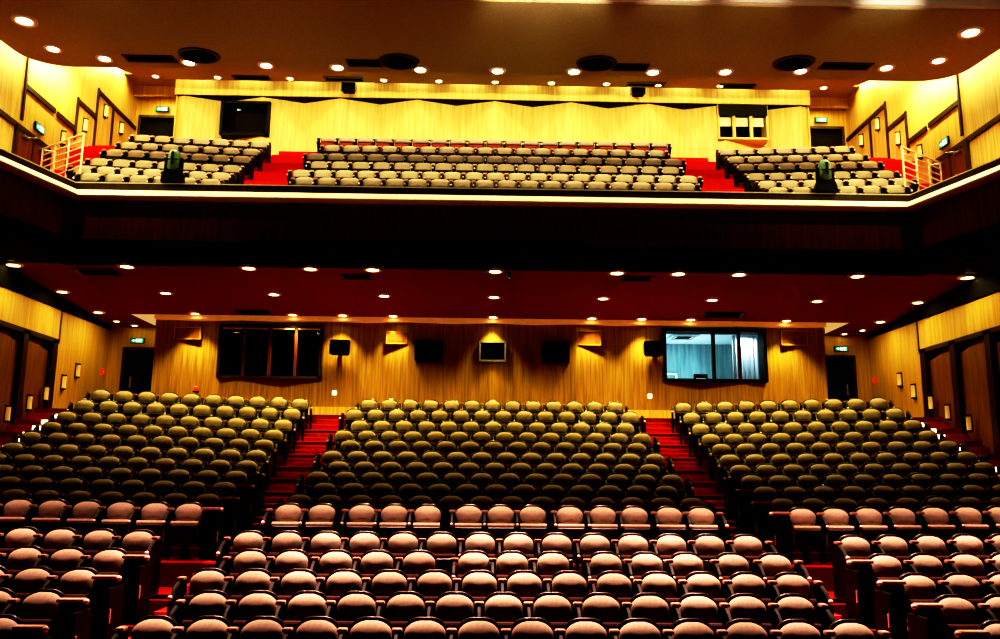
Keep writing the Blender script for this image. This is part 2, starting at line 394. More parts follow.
# metal railing at the side of the balcony
for s in (-1, 1):
    t = thing('railing', 'cream metal railing of slanted bars at the %s end of the balcony' % SIDE[s], 'railing', (0, 0, 0))
    A = Vector((s*11.68, 21.5, 0)); B = Vector((s*10.15, 20.42, 0)); zt = 10.62
    for i in range(6):
        z = zt-i*.17
        MB().tube([A+Vector((0, 0, z)), B+Vector((0, 0, z))], .026 if i == 0 else .02, 8).build('rail', M['cream'], t)
    for f in (0, .33, .66, 1):
        p = A.lerp(B, f); MB().tube([p+Vector((0, 0, 8.78)), p+Vector((0, 0, zt+.01))], .026, 8).build('post', M['cream'], t)

# ------------------------------------------------------------------ main ceiling clouds
def rrect(x0, x1, y0, y1, r, n=6):
    pts = []
    for cx, cy, a0 in ((x1-r, y1-r, 0), (x0+r, y1-r, 90)):
        for i in range(n+1):
            a = radians(a0+90*i/n); pts.append((cx+r*cos(a), cy+r*sin(a)))
    return pts+[(x0, y0), (x1, y0)]
def cloud(name, m, x0, x1, y0, y1, r, zf, th):
    mb = MB(); mb.prism([(x, y, zf(y)) for x, y in rrect(x0, x1, y0, y1, r)], (0, 0, th)); return struct(name, mb, m)
zA = lambda y: 12.2+.1*(y-19.9)
zB = lambda y: 14.3+.1*(y-25)
cloud('ceiling_front', M['ceil_a'], -11.33, 11.33, 16.1, 20.1, .9, zA, .2)
struct('trim_9', MB().box(-11.3, 11.3, 16.0, 16.12, 11.86, 12.5), M['white_ledge'])
cloud('ceiling_rear', M['ceil_b'], -11.25, 11.25, 20.4, 25.05, 1.2, zB, .2)
struct('ceiling_top', MB().box(-W-.3, W+.3, 3, 27.2, 16.0, 16.1), M['ceil_b'])

# ------------------------------------------------------------------ seats
def sc(v, e): return copysign(abs(v)**e, v)
def pad_mesh(name, m, a, c, b, zc, n=30, e=.52, arch=.03, tilt=.10, y0=0., pw=2.0):
    bm = bmesh.new(); rings = []
    for rho in (1.0, 1.0, .985, .94, .86, .75, .6, .4, .2):
        i = len(rings); y = .035 if i == 0 else -b*sqrt(max(0, 1-rho**pw))
        ring = []
        for k in range(n):
            t = 2*pi*k/n; x = a*rho*sc(cos(t), e); z = c*rho*sc(sin(t), e)
            if z > 0: z -= arch*(x/a)**2*(z/c)
            ring.append(bm.verts.new((x, y0+y+(z+c)*tilt, zc+z)))
        rings.append(ring)
    for p, q in zip(rings, rings[1:]):
        for k in range(n): bm.faces.new((p[k], p[(k+1) % n], q[(k+1) % n], q[k]))
    bm.faces.new(rings[-1]); bm.faces.new(rings[0][::-1])
    mb = MB(); mb.bm.free(); mb.bm = bm
    return mb.mesh(name, m, True)

def seat_meshes(shell, suffix=''):
    d = {}
    d['backrest'] = pad_mesh('backrest', M['fabric'], .218, .165, .125, .705, arch=.05, e=.58)
    sh = pad_mesh('back_shell', shell, .236, .26, .03, .645, arch=.055, e=.48, y0=.045, pw=2.4)
    d['back_shell'] = sh
    # tipped up seat : fabric lip on top, dark pan facing the stage
    mb = MB(); pr = [(-.10, .27), (-.10, .575), (-.115, .597), (-.15, .605), (-.185, .597), (-.20, .575), (-.20, .545), (-.175, .545), (-.165, .27)]
    mb.prism([(-.215, y, z) for y, z in pr], (.43, 0, 0)); d['seat'] = mb.mesh('seat', M['fabric'])
    mb = MB(); pr = [(-.166, .25), (-.215, .29), (-.225, .40), (-.205, .54), (-.176, .54)]
    mb.prism([(-.21, y, z) for y, z in pr], (.42, 0, 0)).bevel(.006, 1); d['seat_pan'] = mb.mesh('seat_pan', shell)
    mb = MB(); mb.box(-.03, .03, -.14, .03, 0, .3).box(-.2, .2, -.13, -.07, .26, .30).box(-.07, .07, -.2, .1, 0, .015); d['pedestal'] = mb.mesh('pedestal', M['frame'])
    # armrest standing at x = 0 : curved dark bracket
    mb = MB(); pr = [(.03, 0), (.03, .74), (-.02, .775), (-.10, .77), (-.22, .72), (-.32, .64), (-.345, .585), (-.335, .55), (-.25, .50), (-.13, .42), (-.10, .3), (-.10, 0)]
    mb.prism([(-.022, y, z) for y, z in pr], (.044, 0, 0)).bevel(.006, 1); d['armrest'] = mb.mesh('armrest', M['frame'])
    mb = MB(); mb.box(-.052, .052, -.11, -.01, .765, .808).bevel(.008, 2); d['arm_pad'] = mb.mesh('arm_pad', M['arm_wood'])
    mb = MB(); mb.lathe([(0, -.028), (.018, -.022), (.028, 0), (.018, .022), (0, .028)], 10, (0, -.345, .59)); d['arm_cap'] = mb.mesh('arm_cap', M['cap'], True)
    # console that fills the aisle end of a row
    mb = MB(); mb.box(0, .27, -.13, .03, 0, .775); mb.box(.27, .32, -.40, .06, 0, .70).bevel(.012, 2); d['end_console'] = mb.mesh('end_console', M['frame'])
    mb = MB(); mb.box(-.02, .28, -.14, -.01, .776, .818).bevel(.008, 2); d['console_top'] = mb.mesh('console_top', M['arm_wood'])
    mb = MB(); mb.lathe([(0, -.034), (.022, -.026), (.034, 0), (.022, .026), (0, .034)], 10, (.305, -.1, .785)); d['end_cap'] = mb.mesh('end_cap', M['cap'], True)
    mb = MB(); mb.prism([(.03, y, z) for y, z in ((.1, 0), (.1, .72), (.02, .775), (-.12, .775), (-.30, .70), (-.42, .58), (-.44, .50), (-.40, 0))], (.05, 0, 0)).bevel(.01, 2); d['end_panel'] = mb.mesh('end_panel', M['frame'])
    mb = MB(); mb.box(.0, .085, -.14, .0, .77, .808).bevel(.008, 2); d['panel_pad'] = mb.mesh('arm_pad', M['arm_wood'])
    mb = MB(); mb.lathe([(0, -.034), (.022, -.026), (.034, 0), (.022, .026), (0, .034)], 10, (.055, -.42, .60)); d['panel_cap'] = mb.mesh('end_cap', M['cap'], True)
    mb = MB(); mb.box(.32, .332, -.36, -.33, .30, .46); d['aisle_lamp'] = mb.mesh('aisle_lamp', M['cap'])
    return d
SM = seat_meshes(M['shell'])
SD = dict(SM); me = SM['seat'].copy(); me.materials[0] = M['fabric_shaded']; SD['seat'] = me  # seat lips coloured dark for the shade between rows
def balcony_meshes(shell):
    d = dict(seat_meshes(shell)); d['backrest'] = pad_mesh('backrest', M['fabric'], .242, .155, .09, .715, arch=.04, e=.40)
    d['back_shell'] = pad_mesh('back_shell', shell, .25, .26, .03, .62, arch=.04, e=.40, y0=.045, pw=2.4)
    d['seat'].materials[0] = shell; return d
SB = balcony_meshes(M['frame']); SR = balcony_meshes(M['red_shell']); SR['backrest'] = pad_mesh('backrest', M['fabric'], .242, .098, .07, .775, arch=.03, e=.40)
HALF = .28

def put(name, me, parent, loc=(0, 0, 0), sx=1):
    o = link(name, me, parent, loc); o.scale.x = sx; return o
def arm(D, root, x, full):
    a = put('armrest', D['armrest'], root, (x, 0, 0)); put('arm_pad', D['arm_pad'], a)
    if full: put('arm_cap', D['arm_cap'], a)
def make_seat(D, name, detail, right_end=False, console=0, half=HALF):
    t = bpy.data.objects.new(name, None); COL.objects.link(t); t.empty_display_size = .2
    put('backrest', D['backrest'], t); put('seat', D['seat'], t)
    if detail > 0: put('back_shell', D['back_shell'], t)
    if detail > 0: put('seat_pan', D['seat_pan'], t)
    if detail > 1: put('pedestal', D['pedestal'], t)
    if console not in (-1, -2): arm(D, t, -half, detail >= 0)
    if right_end and console not in (1, 2): arm(D, t, half, detail >= 0)
    if abs(console) == 2:
        q = copysign(1, console); c = put('end_panel', D['end_panel'], t, (q*.245, 0, 0), q); put('arm_pad', D['panel_pad'], c); put('end_cap', D['panel_cap'], c)
    elif console:
        c = put('end_console', D['end_console'], t, (console*.245, 0, 0), console)
        put('console_top', D['console_top'], c); put('end_cap', D['end_cap'], c); put('aisle_lamp', D['aisle_lamp'], c)
    return t
protos = {}
def seat(D, key, name, detail, right_end, console, loc, rz, label, group, cat, half=HALF):
    k = (key, name, detail, right_end, console, half)
    if k in protos: t = copy_tree(protos[k])
    else: t = protos[k] = make_seat(D, name, detail, right_end, console, half)
    t.location = loc; t.rotation_euler.z = rz
    return tag(t, label, cat, group)

# stalls
stuff = []                                   # rear rows beyond the first 300 seats
count = 0
for k in range(16):
    n = 14 if k % 2 == 0 else 13
    detail = 2 if k < 7 else 1
    row = []
    for i in range(n):
        x = (i-(n-1)/2)*PC[k]
        if k == 3: x = ((252, 293, 337, 378, 420, 475, 513, 554, 607, 648, 689, 735, 778)[i]-501.5)/41.6*.56
        if k == 5: x = ((290, 323, 363, 395, 428, 469, 501, 533, 570, 603, 635, 670, 702)[i]-498)/34.3*.56
        con = -2 if i == 0 else (2 if i == n-1 else 0)
        row.append((x, YR[k], ZR[k], 0, i == n-1, con, '%s from left, centre block' % ORD[i], 'centre block stalls seats'))
    side = []
    for s in (-1, 1):
        for i in range(10):
            u = 5.23 if (k > 10 or k < 5) else 5.0+.05*max(0, k-7)
            u = min(u, 5.23)
            x = s*(u+i*PS[k]*cos(AR[k])); y = rowy(k, x); z = rowz(k, x)
            if not seen(x, y, z+.75): continue
            con = (-s if k < 9 and k != 4 else -2*s) if i == 0 else 0
            side.append((x, y, z, -s*AR[k], (i == 0) if s < 0 else (i == 9), con, '%s from the aisle, %s block' % (ORD[i], SIDE[s]), '%s block stalls seats' % SIDE[s]))
    for j, (x, y, z, rz, re, con, where, grp) in enumerate(row+side):
        ind = k < 11 or (k == 11 and j < len(row))
        if ind:
            count += 1
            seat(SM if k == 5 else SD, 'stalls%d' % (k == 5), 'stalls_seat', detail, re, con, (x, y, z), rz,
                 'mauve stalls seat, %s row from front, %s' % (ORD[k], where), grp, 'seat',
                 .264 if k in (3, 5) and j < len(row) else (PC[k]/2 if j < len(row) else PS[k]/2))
        else: stuff.append((x, y, z, rz, re, con, PC[k]/2 if j < len(row) else PS[k]/2))
def seat_stuff(lst):
    bm = bmesh.new(); mats = [M['fabric'], M['shell'], M['frame'], M['arm_wood'], M['cap']]
    parts = [('backrest', 0), ('back_shell', 1), ('seat', 2), ('seat_pan', 1)]
    def add(me, mi, mtx):
        nf = len(bm.faces); nv = len(bm.verts); bm.from_mesh(me); bm.verts.ensure_lookup_table(); bm.faces.ensure_lookup_table()
        for v in bm.verts[nv:]: v.co = mtx @ v.co
        for f in bm.faces[nf:]: f.material_index = mi
    for x, y, z, rz, re, con, half in lst:
        T = Matrix.Translation((x, y, z)) @ Matrix.Rotation(rz, 4, 'Z')
        for p, mi in parts: add(SM[p], mi, T)
        for xx, on in ((-half, con not in (-1, -2)), (half, re and con not in (1, 2))):
            if on:
                for p, mi in (('armrest', 2), ('arm_pad', 3), ('arm_cap', 4)): add(SM[p], mi, T @ Matrix.Translation((xx, 0, 0)))
        if con:
            q = copysign(1, con)
            for p, mi in ((('end_console', 2), ('console_top', 3), ('end_cap', 4)) if abs(con) == 1 else (('end_panel', 2), ('panel_cap', 4))): add(SM[p], mi, T @ Matrix.Translation((q*.245, 0, 0)) @ Matrix.Diagonal((q, 1, 1, 1)))
    bmesh.ops.recalc_face_normals(bm, faces=bm.faces)
    me = bpy.data.meshes.new('stalls_seating'); bm.to_mesh(me); bm.free()
    for m_ in mats: me.materials.append(m_)
    for p in me.polygons: p.use_smooth = p.material_index in (0,)
    o = link('stalls_seating', me)
    tag(o, 'rearmost rows of olive lit stalls seats below the back wall', 'seating', kind='stuff')
seat_stuff(stuff)

# balcony
for k in range(6):
    n = 18 if k % 2 == 0 else 19
    D = SR if k == 5 else SB
    for i in range(n):
        x = (i-(n-1)/2)*.556
        seat(D, 'bal%d' % (k == 5), 'balcony_seat', 1, i == n-1, 0, (x, SY[k], SZC[k]), 0,
             'tan balcony seat, %s row behind the rail, %s from left, centre block' % (ORD[k], ORD[i]), 'centre balcony seats', 'balcony seat')
    for s in (-1, 1):
        for i in range(6 if k == 0 else 7):
            x = s*(7.03+i*.556); y = baly(k, x)
            seat(SB, 'bal0', 'balcony_seat', 1, (i == 0) if s < 0 else (i == (5 if k == 0 else 6)), -2*s if i == 0 else 0, (x, y, SZS[k]), -s*radians(6),
                 'tan balcony seat, %s row behind the rail, %s from the aisle, %s block' % (ORD[k], ORD[i], SIDE[s]), '%s balcony seats' % SIDE[s], 'balcony seat')

# ------------------------------------------------------------------ downlights
ring_me = MB().lathe([(.085, -.002), (.085, -.02), (.125, -.02), (.135, -.008), (.135, 0)], 20).mesh('trim_ring', M['cream'], True)
lens_me = MB().lathe([(0, -.016), (.06, -.015), (.086, -.006)], 20).mesh('lens', M['lamp'], True)
lensb_me = MB().lathe([(0, -.016), (.06, -.015), (.086, -.006)], 20).mesh('lens', M['lamp_bal'], True)
def downlight(x, y, z, label, group, lens, sc_=1.):
    t = thing('downlight', label, 'ceiling light', (x, y, z), 0, group); t.scale = (sc_,)*3
    link('trim_ring', ring_me, t); link('lens', lens, t); return t
zL = lambda y: 7.32-.07*(y-20.35)
rows = [(20.5, [-11.55, -8.86, -5.94, -4.46, -2.96, 0, 2.95, 4.45, 5.93, 8.84, 11.55], 'nearest the balcony edge', 1.25),
        (22.78, [-11.45, -8.72, -5.86, -2.93, 0, 2.93, 5.87, 8.71, 11.45], 'in the middle row', 1.08),
        (24.9, [-11.4, -8.62, -5.81, -4.36, -2.9, 0, 2.89, 4.35, 5.79, 8.61, 11.38], 'nearest the back wall', 1.0)]
WARM = (1, .84, .24)
for y, xs, nm, sc_ in rows:
    for i, x in enumerate(xs):
        downlight(x, y, zL(y), 'round recessed downlight under the balcony, %s, %s from left' % (nm, ORD[i]), 'downlights under the balcony', lens_me, sc_*1.4)
        if abs(x) > 11: spot((x-copysign(1.0, x), y, zL(y)-.06), (x+copysign(.9, x), y, 3.6), 150, (1, .82, .30), 138, .9)
        else: spot((x, y, zL(y)-.06), (x, y+(.25 if y < 24 else -.5), 0), (300, 520, 400)[0 if y < 21 else (1 if y < 24 else 2)], WARM, (100, 128, 92)[0 if y < 21 else (1 if y < 24 else 2)], .75)
for s in (-1, 1):
    for y, nm in ((25.95, 'first of two beyond the back wall corner'), (26.45, 'second of two, over the exit door')):
        x = s*11.3 if y < 26 else s*10.95
        downlight(x, y, zL(y)+.02 if y < 25.8 else 6.93-.07*(y-25.9), 'small round downlight in the %s exit recess, %s' % (SIDE[s], nm), 'exit recess downlights', lens_me, .95)
    spot((s*10.3, 26.2, 6.8), (s*10.4, 26.7, 6.3), 6, WARM, 120, .9)
# front cloud, last row plus the curved corners
xsA = [-10.2, -10.35, -9.4, -7.45, -5.62, -3.9, -1.89, 0, 1.87, 3.8, 5.55, 7.35, 9.3, 10.3, 10.15]
ysA = [17.4, 18.95, 19.5, 19.65, 19.75, 19.8, 19.85, 19.85, 19.8, 19.75, 19.65, 19.5, 19.2, 18.7, 17.1]
for i, (x, y) in enumerate(zip(xsA, ysA)):
    big = 1.5 if y < 18 else 1.15
    downlight(x, y, zA(y)-.002, 'round downlight in the front ceiling panel, %s of fifteen from left' % ORD[i], 'front ceiling downlights', lensb_me, big*1.35)
    spot((x, y, zA(y)-.07), (x*.97, y+1.6, 8), 300, (1, .90, .44), 125, .8)
xsB = [-10.3, -8.43, -6.24, -3.4, -1.72, 0, 1.72, 3.4, 5.0, 6.9, 10.1]
for i, x in enumerate(xsB):
    downlight(x, 24.8, zB(24.8)-.002, 'small round downlight in the rear ceiling panel, %s of eleven from left' % ORD[i], 'rear ceiling downlights', lensb_me, .95)
for i in range(12):                           # washes the upper balcony wall
    x = (i-5.5)*1.72
    spot((x, 25.45, 15.3), (x, 25.93, 14.2), 78, (1, .88, .45), 120, .8, .04)
for s in (-1, 1):                             # cove light behind the clouds on the side walls
    area((s*11.55, 18.2, 12.9), (s*11.8, 18.4, 11.9), 80, (1, .86, .36), 3.0, .15)
    area((s*11.52, 22.6, 14.75), (s*11.75, 22.6, 13.3), 170, (1, .86, .36), 3.5, .15)
    area((s*11.1, 21.6, 13.35), (s*11.8, 21.6, 11.6), 140, (1, .86, .36), 2.4, .15)  # strip added out of sight behind the front cloud to brighten the side wall
    area((s*11.4, 26.0, 15.2), (s*11.7, 26.0, 13.3), 120, (1, .84, .34), 1.5, .15)
    spot((s*10.8, 26.6, 14.55), (s*10.9, 27.2, 13.6), 25, (1, .7, .25), 130, .8)
for i in range(8):                            # washes the balcony seats and wall from the rear panel
    x = (i-3.5)*2.7
    spot((x, 22.9, zB(22.9)-.08), (x, 24.9, 12.2), 400, (1, .90, .46), 140, .8)

for x in (-7.5, -2.5, 2.5, 7.5):              # up lights added at the stage to brighten the front ceiling
    spot((x*.8, 3.0, 4.5), (x, 18.6, 12.1), 1500, (1, .80, .55), 34, .9)
# stage side lights above the front stalls
for i in range(9):
    x = (i-4)*2.35
    p = (500, 1000, 1700, 2250, 2450, 2450, 2300, 1700, 1000)[i]
    spot((x, 13.5, 11.75), (x*.98, 11.78, 0), p*4.8, (1, .60, .46), 34, .35, .12)
for s in (-1, 1): spot((s*4.1, 8.2, 11.6), (s*4.08, 12.3, .3), 900, (1, .62, .46), 8.5, .6, .1)  # narrow spots added to brighten the front aisle steps
for x, p in ((.3, 170), (1.5, 170), (3.5, 60), (5.2, 40), (7.9, 90), (-8.0, 30)):
    spot((x, 14.6, 11.2), (x, 16.2, 12.0), p*1.5, (1, .97, .85), 56, .9, .05)  # spots added to make the bright patches on the front ceiling lip

# ------------------------------------------------------------------ ceiling vents and speakers
for i, (x, y) in enumerate(((-7.06, 19.2), (-2.36, 19.35), (2.35, 19.25), (7.0, 19.0))):
    t = thing('ceiling_speaker', 'large dark round grille in the front ceiling panel, %s of four from left' % ORD[i], 'ceiling speaker', (x, y, zA(y)-.005), 0, 'round ceiling grilles')
    t.rotation_euler.x = math.atan(.1)
    MB().lathe([(.40, 0), (.40, -.03), (.47, -.035), (.49, -.01), (.49, 0)], 32).build('outer_ring', M['shell'], t, True)
    MB().lathe([(0, -.01), (.1, -.012), (.1, -.03), (.14, -.03), (.14, -.008), (.24, -.008), (.24, -.028), (.28, -.028), (.28, -.008), (.4, -.008)], 32).build('grille', M['black'], t)
def vent(x, y, z, w, d, tilt, label, group, m='black'):
    t = thing('ceiling_vent', label, 'vent', (x, y, z), 0, group); t.rotation_euler.x = tilt
    f = MB(); f.box(-w/2, w/2, -d/2, -d/2+.05, -.025, 0).box(-w/2, w/2, d/2-.05, d/2, -.025, 0).box(-w/2, -w/2+.05, -d/2, d/2, -.025, 0).box(w/2-.05, w/2, -d/2, d/2, -.025, 0); f.build('frame', M['shell'], t)
    g = MB(); k = int(d/.07)
    g.box(-w/2+.04, w/2-.04, -d/2+.04, d/2-.04, -.004, 0)
    for i in range(1, k): yy = -d/2+d*i/k; g.box(-w/2+.04, w/2-.04, yy-.006, yy+.022, -.02, -.004)
    g.build('slats', M[m], t)
for x, y, w, nm in ((-8.3, 19.45, 1.2, 'left end'), (-3.2, 19.5, .85, 'left of centre'), (3.2, 19.45, .85, 'right of centre'), (8.3, 19.15, 1.2, 'right end')):
    vent(x, y, zA(y)-.004, w, .42, math.atan(.1), 'dark slatted vent at the rear edge of front ceiling panel, %s' % nm, 'front ceiling vents')
for x, w, nm in ((-7.4, 1.1, 'far left'), (-4.6, 1.2, 'left of centre'), (4.6, 1.2, 'right of centre'), (7.4, 1.1, 'far right')):
    vent(x, 24.75, zB(24.75)-.004, w, .35, math.atan(.1), 'dark slatted vent in the rear ceiling panel, %s' % nm, 'rear ceiling vents')
TL = math.atan(-.07)
for x, y, w, d, nm in ((-9.75, 21.0, .95, .5, 'far left'), (-3.42, 21.1, .75, .42, 'left of the centre light'), (3.5, 20.95, .75, .42, 'right of the centre light'),
                       (-6.86, 24.7, .95, .45, 'before the dark left window'), (6.57, 24.3, 1.1, .55, 'before the lit control booth')):
    vent(x, y, zL(y)-.004, w, d, TL, 'dark square air vent in the red ceiling under the balcony, %s' % nm, 'vents under the balcony')

# small dome camera
t = thing('dome_camera', 'small black camera hanging beside the centre downlight at balcony edge', 'camera', (.33, 20.62, zL(20.62)))
MB().lathe([(0, 0), (.06, 0), (.06, -.03), (.03, -.035), (.03, -.08)], 14).build('mount', M['black'], t, True)
MB().lathe([(.0, -.22), (.045, -.2), (.07, -.15), (.06, -.1), (.03, -.08), (0, -.08)], 14).build('body', M['shell'], t, True)
MB().lathe([(0, -.02), (.02, -.015), (.025, 0)], 10, (.02, -.07, -.16), 'y').build('camera_lens', M['cap'], t, True)

# ------------------------------------------------------------------ windows and ports
def window(name, x0, x1, z0, z1, y, mull, glass, frame='dark_wood', fw_=.07, back='black', top=0, depth=.6):
    w = MB(); w.box(x0-.02, x0+fw_, y-.05, y+.5, z0-.02, z1+.02).box(x1-fw_, x1+.02, y-.05, y+.5, z0-.02, z1+.02).box(x0, x1, y-.05, y+.5, z0-.04, z0+fw_*.7).box(x0, x1, y-.05, y+.5, z1-fw_-top, z1+.02)
    o = struct(name, w, M[frame])
    xs = [x0]+mull+[x1]
    for i_, mx in enumerate(mull): MB().box(mx-.045, mx+.045, y-.03, y+.08, z0, z1-top).build('mullion', M['black' if frame == 'black' and i_ == 0 else ('oak_pale' if frame == 'oak_pale' else 'door_wood')], o)
    for a, b in zip(xs, xs[1:]): MB().quad((a+.03, y+.04, z0), (b-.03, y+.04, z0), (b-.03, y+.04, z1-top), (a+.03, y+.04, z1-top)).build('pane', glass, o)
    if back:
        bk = MB(); e = .03
        bk.quad((x0-e, y+depth, z0-e), (x1+e, y+depth, z0-e), (x1+e, y+depth, z1+e), (x0-e, y+depth, z1+e))
        for p in (((x0-e, z0-e), (x1+e, z0-e)), ((x0-e, z1+e), (x1+e, z1+e)), ((x0-e, z0-e), (x0-e, z1+e)), ((x1+e, z0-e), (x1+e, z1+e))):
            (xa, za), (xb, zb) = p; bk.quad((xa, y+.2, za), (xb, y+.2, zb), (xb, y+depth, zb), (xa, y+depth, za))
        bk.build('backing', M[back], o)
    return o
w1 = window('window_1', -7.95, -4.97, 5.19, 6.72, BY-.02, [-7.22, -6.48, -5.72], M['glass'], depth=1.2)
for a, b in ((-7.86, -7.28), (-7.16, -6.54), (-6.42, -5.78), (-5.66, -5.02)): MB().box(a, b, BY-.075, BY-.03, 6.59, 6.635).build('reflection_strip', M['cream'], w1)  # cream strips stand in for the cornice reflected in the panes
w2 = window('window_2', 5.03, 8.05, 5.24, 6.76, BY-.02, [6.5, 7.26], M['glass_blue'], frame='black', back=None)
for i, (a, b, nm) in enumerate(((-2.25, -1.47, 3), (-.37, .38, 4), (1.49, 2.24, 5))):
    window('window_%d' % nm, a, b, 5.76, 6.31, BY-.0, [], M['glass'], frame='metal' if i == 1 else 'black', fw_=.03)
window('window_6', -8.6, -7.1, 12.92, 14.0, VY-.02, [], M['glass'], frame='black')
w7 = window('window_7', 7.12, 8.68, 13.05, 14.16, VY-.02, [7.62, 8.17], M['glass'], frame='oak_pale', fw_=.03, depth=1.2)
MB().box(7.12, 8.68, VY-.09, VY+.1, 13.80, 14.17).build('blackout_strip', M['black'], w7)
for a, b in ((7.2, 7.56), (7.68, 8.11), (8.23, 8.6)): MB().box(a, b, VY+.08, VY+.1, 13.5, 13.82).build('roller_blind', M['cream'], w7)

# control booth behind window_2
bo = MB()
bo.quad((4.8, 28.2, 4.3), (8.3, 28.2, 4.3), (8.3, 28.2, 6.84), (4.8, 28.2, 6.84))
struct('wall_booth_back', bo, M['booth'])
for x_, n_ in ((4.8, 'left'), (8.3, 'right')): struct('wall_booth_'+n_, MB().quad((x_, BY+.5, 4.3), (x_, 28.2, 4.3), (x_, 28.2, 6.84), (x_, BY+.5, 6.84)), M['booth'])
struct('floor_booth', MB().quad((4.8, BY+.3, 4.3), (8.3, BY+.3, 4.3), (8.3, 28.2, 4.3), (4.8, 28.2, 4.3)), M['booth'])
struct('ceiling_booth', MB().box(4.8, 8.3, BY+.47, 28.2, 6.79, 6.83), M['booth_white'])
t = thing('air_conditioner', 'square ceiling air conditioner inside the lit control booth', 'air conditioner', (5.95, 26.6, 6.785))
MB().box(-.42, .42, -.42, .42, -.05, 0).bevel(.015).build('housing', M['booth_white'], t); MB().box(-.22, .22, -.22, .22, -.06, -.05).build('grille', M['black'], t)
f = MB(); f.box(-.34, .34, -.33, -.28, -.06, -.05).box(-.34, .34, .28, .33, -.06, -.05).box(-.33, -.28, -.28, .28, -.06, -.05).box(.28, .33, -.28, .28, -.06, -.05); f.build('air_slot', M['metal'], t)
t = thing('booth_desk', 'dark control desk under the booth window', 'desk', (6.3, 26.2, 4.3))
MB().box(-1.2, .9, -.3, .3, .86, .92).build('desktop', M['shell'], t)
for x in (-1.1, .8): MB().box(x-.04, x+.04, -.25, .25, 0, .86).build('leg', M['black'], t)
t = thing('monitor', 'black computer monitor with a bright screen on the booth desk', 'monitor', (6.35, 26.2, 5.22), 0)
MB().box(-.21, .21, -.02, .02, .06, .33).bevel(.008).build('housing', M['black'], t); MB().box(-.15, .15, -.026, -.02, .14, .2).build('screen', M['screen'], t); MB().box(-.03, .03, -.01, .03, 0, .1).box(-.1, .1, -.06, .06, 0, .012).build('stand', M['black'], t)
t = thing('booth_doorway', 'small bright door frame in the back wall of control booth', 'door', (5.75, 28.15, 4.3))
MB().box(-.3, .3, 0, .03, 0, 1.45).build('door_leaf', M['booth'], t)
f = MB(); f.box(.26, .32, -.05, .02, 0, 1.5).box(-.32, .32, -.05, .02, 1.45, 1.51); f.build('door_frame', M['booth_white'], t)
o = MB(); n = 24
for i in range(n):
    a = 7.32+.75*i/n; b = 7.32+.75*(i+1)/n; ya = 26.1+.035*sin(i*1.5); yb = 26.1+.035*sin((i+1)*1.5); o.quad((a, ya, 4.6), (b, yb, 4.6), (b, yb, 6.75), (a, ya, 6.75))
tag(o.build('curtain', M['curtain'], smooth=True), 'pale curtain behind the right pane of the control booth', 'curtain')
area((6.1, 27.0, 4.95), (6.1, 27.0, 7), 45, (.75, .95, 1), 1.6, .8)  # up light added below the sill to brighten the booth ceiling
area((5.9, 26.7, 6.7), (5.9, 26.9, 4.5), 48, (.70, .94, 1), 1.6, .8)
spot((7.7, 25.72, 6.6), (7.7, 26.3, 5.6), 45, (.8, .95, 1), 150, .5)

# ------------------------------------------------------------------ wall things
def wall_speaker(x, y, z, w, h, label, yaw=0., reach=.33):
    t = thing('speaker', label, 'speaker', (x, y, z), yaw, None)
    MB().prism([(-w/2, -.17, -h/2), (w/2, -.17, -h/2), (w/2-.04, .12, -h/2), (-w/2+.04, .12, -h/2)], (0, 0, h)).bevel(.012, 2).build('cabinet', M['black'], t)
    g = MB(); g.box(-w/2+.03, w/2-.03, -.185, -.17, -h/2+.03, h/2-.03).build('grille', M['frame'], t)
    MB().box(-w/2-.025, -w/2, -.06, .02, -h*.42, h*.42).box(w/2, w/2+.025, -.06, .02, -h*.42, h*.42).box(-.05, .05, .1, reach, -.04, .04).build('bracket', M['metal'], t)
    return t
wall_speaker(-4.40, 24.95, 6.05, .56, .42, 'black loudspeaker on the stalls back wall beside the dark left window', .12)
wall_speaker(4.66, 24.95, 6.12, .52, .42, 'black loudspeaker on the stalls back wall beside the lit control booth', -.12)
wall_speaker(-4.57, 25.55, 14.36, .42, .30, 'small black loudspeaker high on the balcony wall, left of centre', reach=.365)
wall_speaker(4.50, 25.55, 14.42, .42, .30, 'small black loudspeaker high on the balcony wall, right of centre', reach=.365)
for x, z, w, h, nm in ((-8.93, 6.48, .78, .36, 'left of the dark window'), (8.95, 6.55, .78, .44, 'right of the lit control booth'), (-2.81, 6.4, .6, .36, 'left of the three ports'), (2.86, 6.46, .66, .42, 'right of the three ports')):
    t = thing('wall_vent', 'wood coloured grille on the stalls back wall, %s' % nm, 'vent', (x, BY+min(zig(x-.3, 2.45, .2), zig(x+.3, 2.45, .2))-.03, z), 0, 'wood grilles on the back wall')
    f = MB(); f.box(-w/2, w/2, 0, .3, h/2-.02, h/2).box(-w/2, w/2, 0, .3, -h/2, -h/2+.02).box(-w/2, -w/2+.02, 0, .3, -h/2, h/2).box(w/2-.02, w/2, 0, .3, -h/2, h/2); f.build('frame', M['oak'], t)
    g = MB(); k = 8
    for i in range(k): zz = -h/2+.03+(h-.06)*i/k; g.box(-w/2+.02, w/2-.02, .02, .04, zz, zz+.022)
    g.box(-w/2+.02, w/2-.02, .04, .05, -h/2+.02, h/2-.02); g.build('slats', M['wood_vent'], t)
for x, nm in ((-4.56, 'left of'), (4.6, 'right of')):
    t = thing('light_switch', 'small cream switch plate low on the back wall, %s the centre ports' % nm, 'switch', (x, BY+zig(x, 2.45, .2)-.005, 4.77))
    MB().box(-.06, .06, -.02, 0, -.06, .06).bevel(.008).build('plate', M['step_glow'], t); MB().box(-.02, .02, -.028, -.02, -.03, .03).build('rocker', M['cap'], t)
t = thing('alarm_beacon', 'red alarm lamp behind the last row by the left back wall', 'alarm lamp', (-8.5, BY-.1, 4.83))
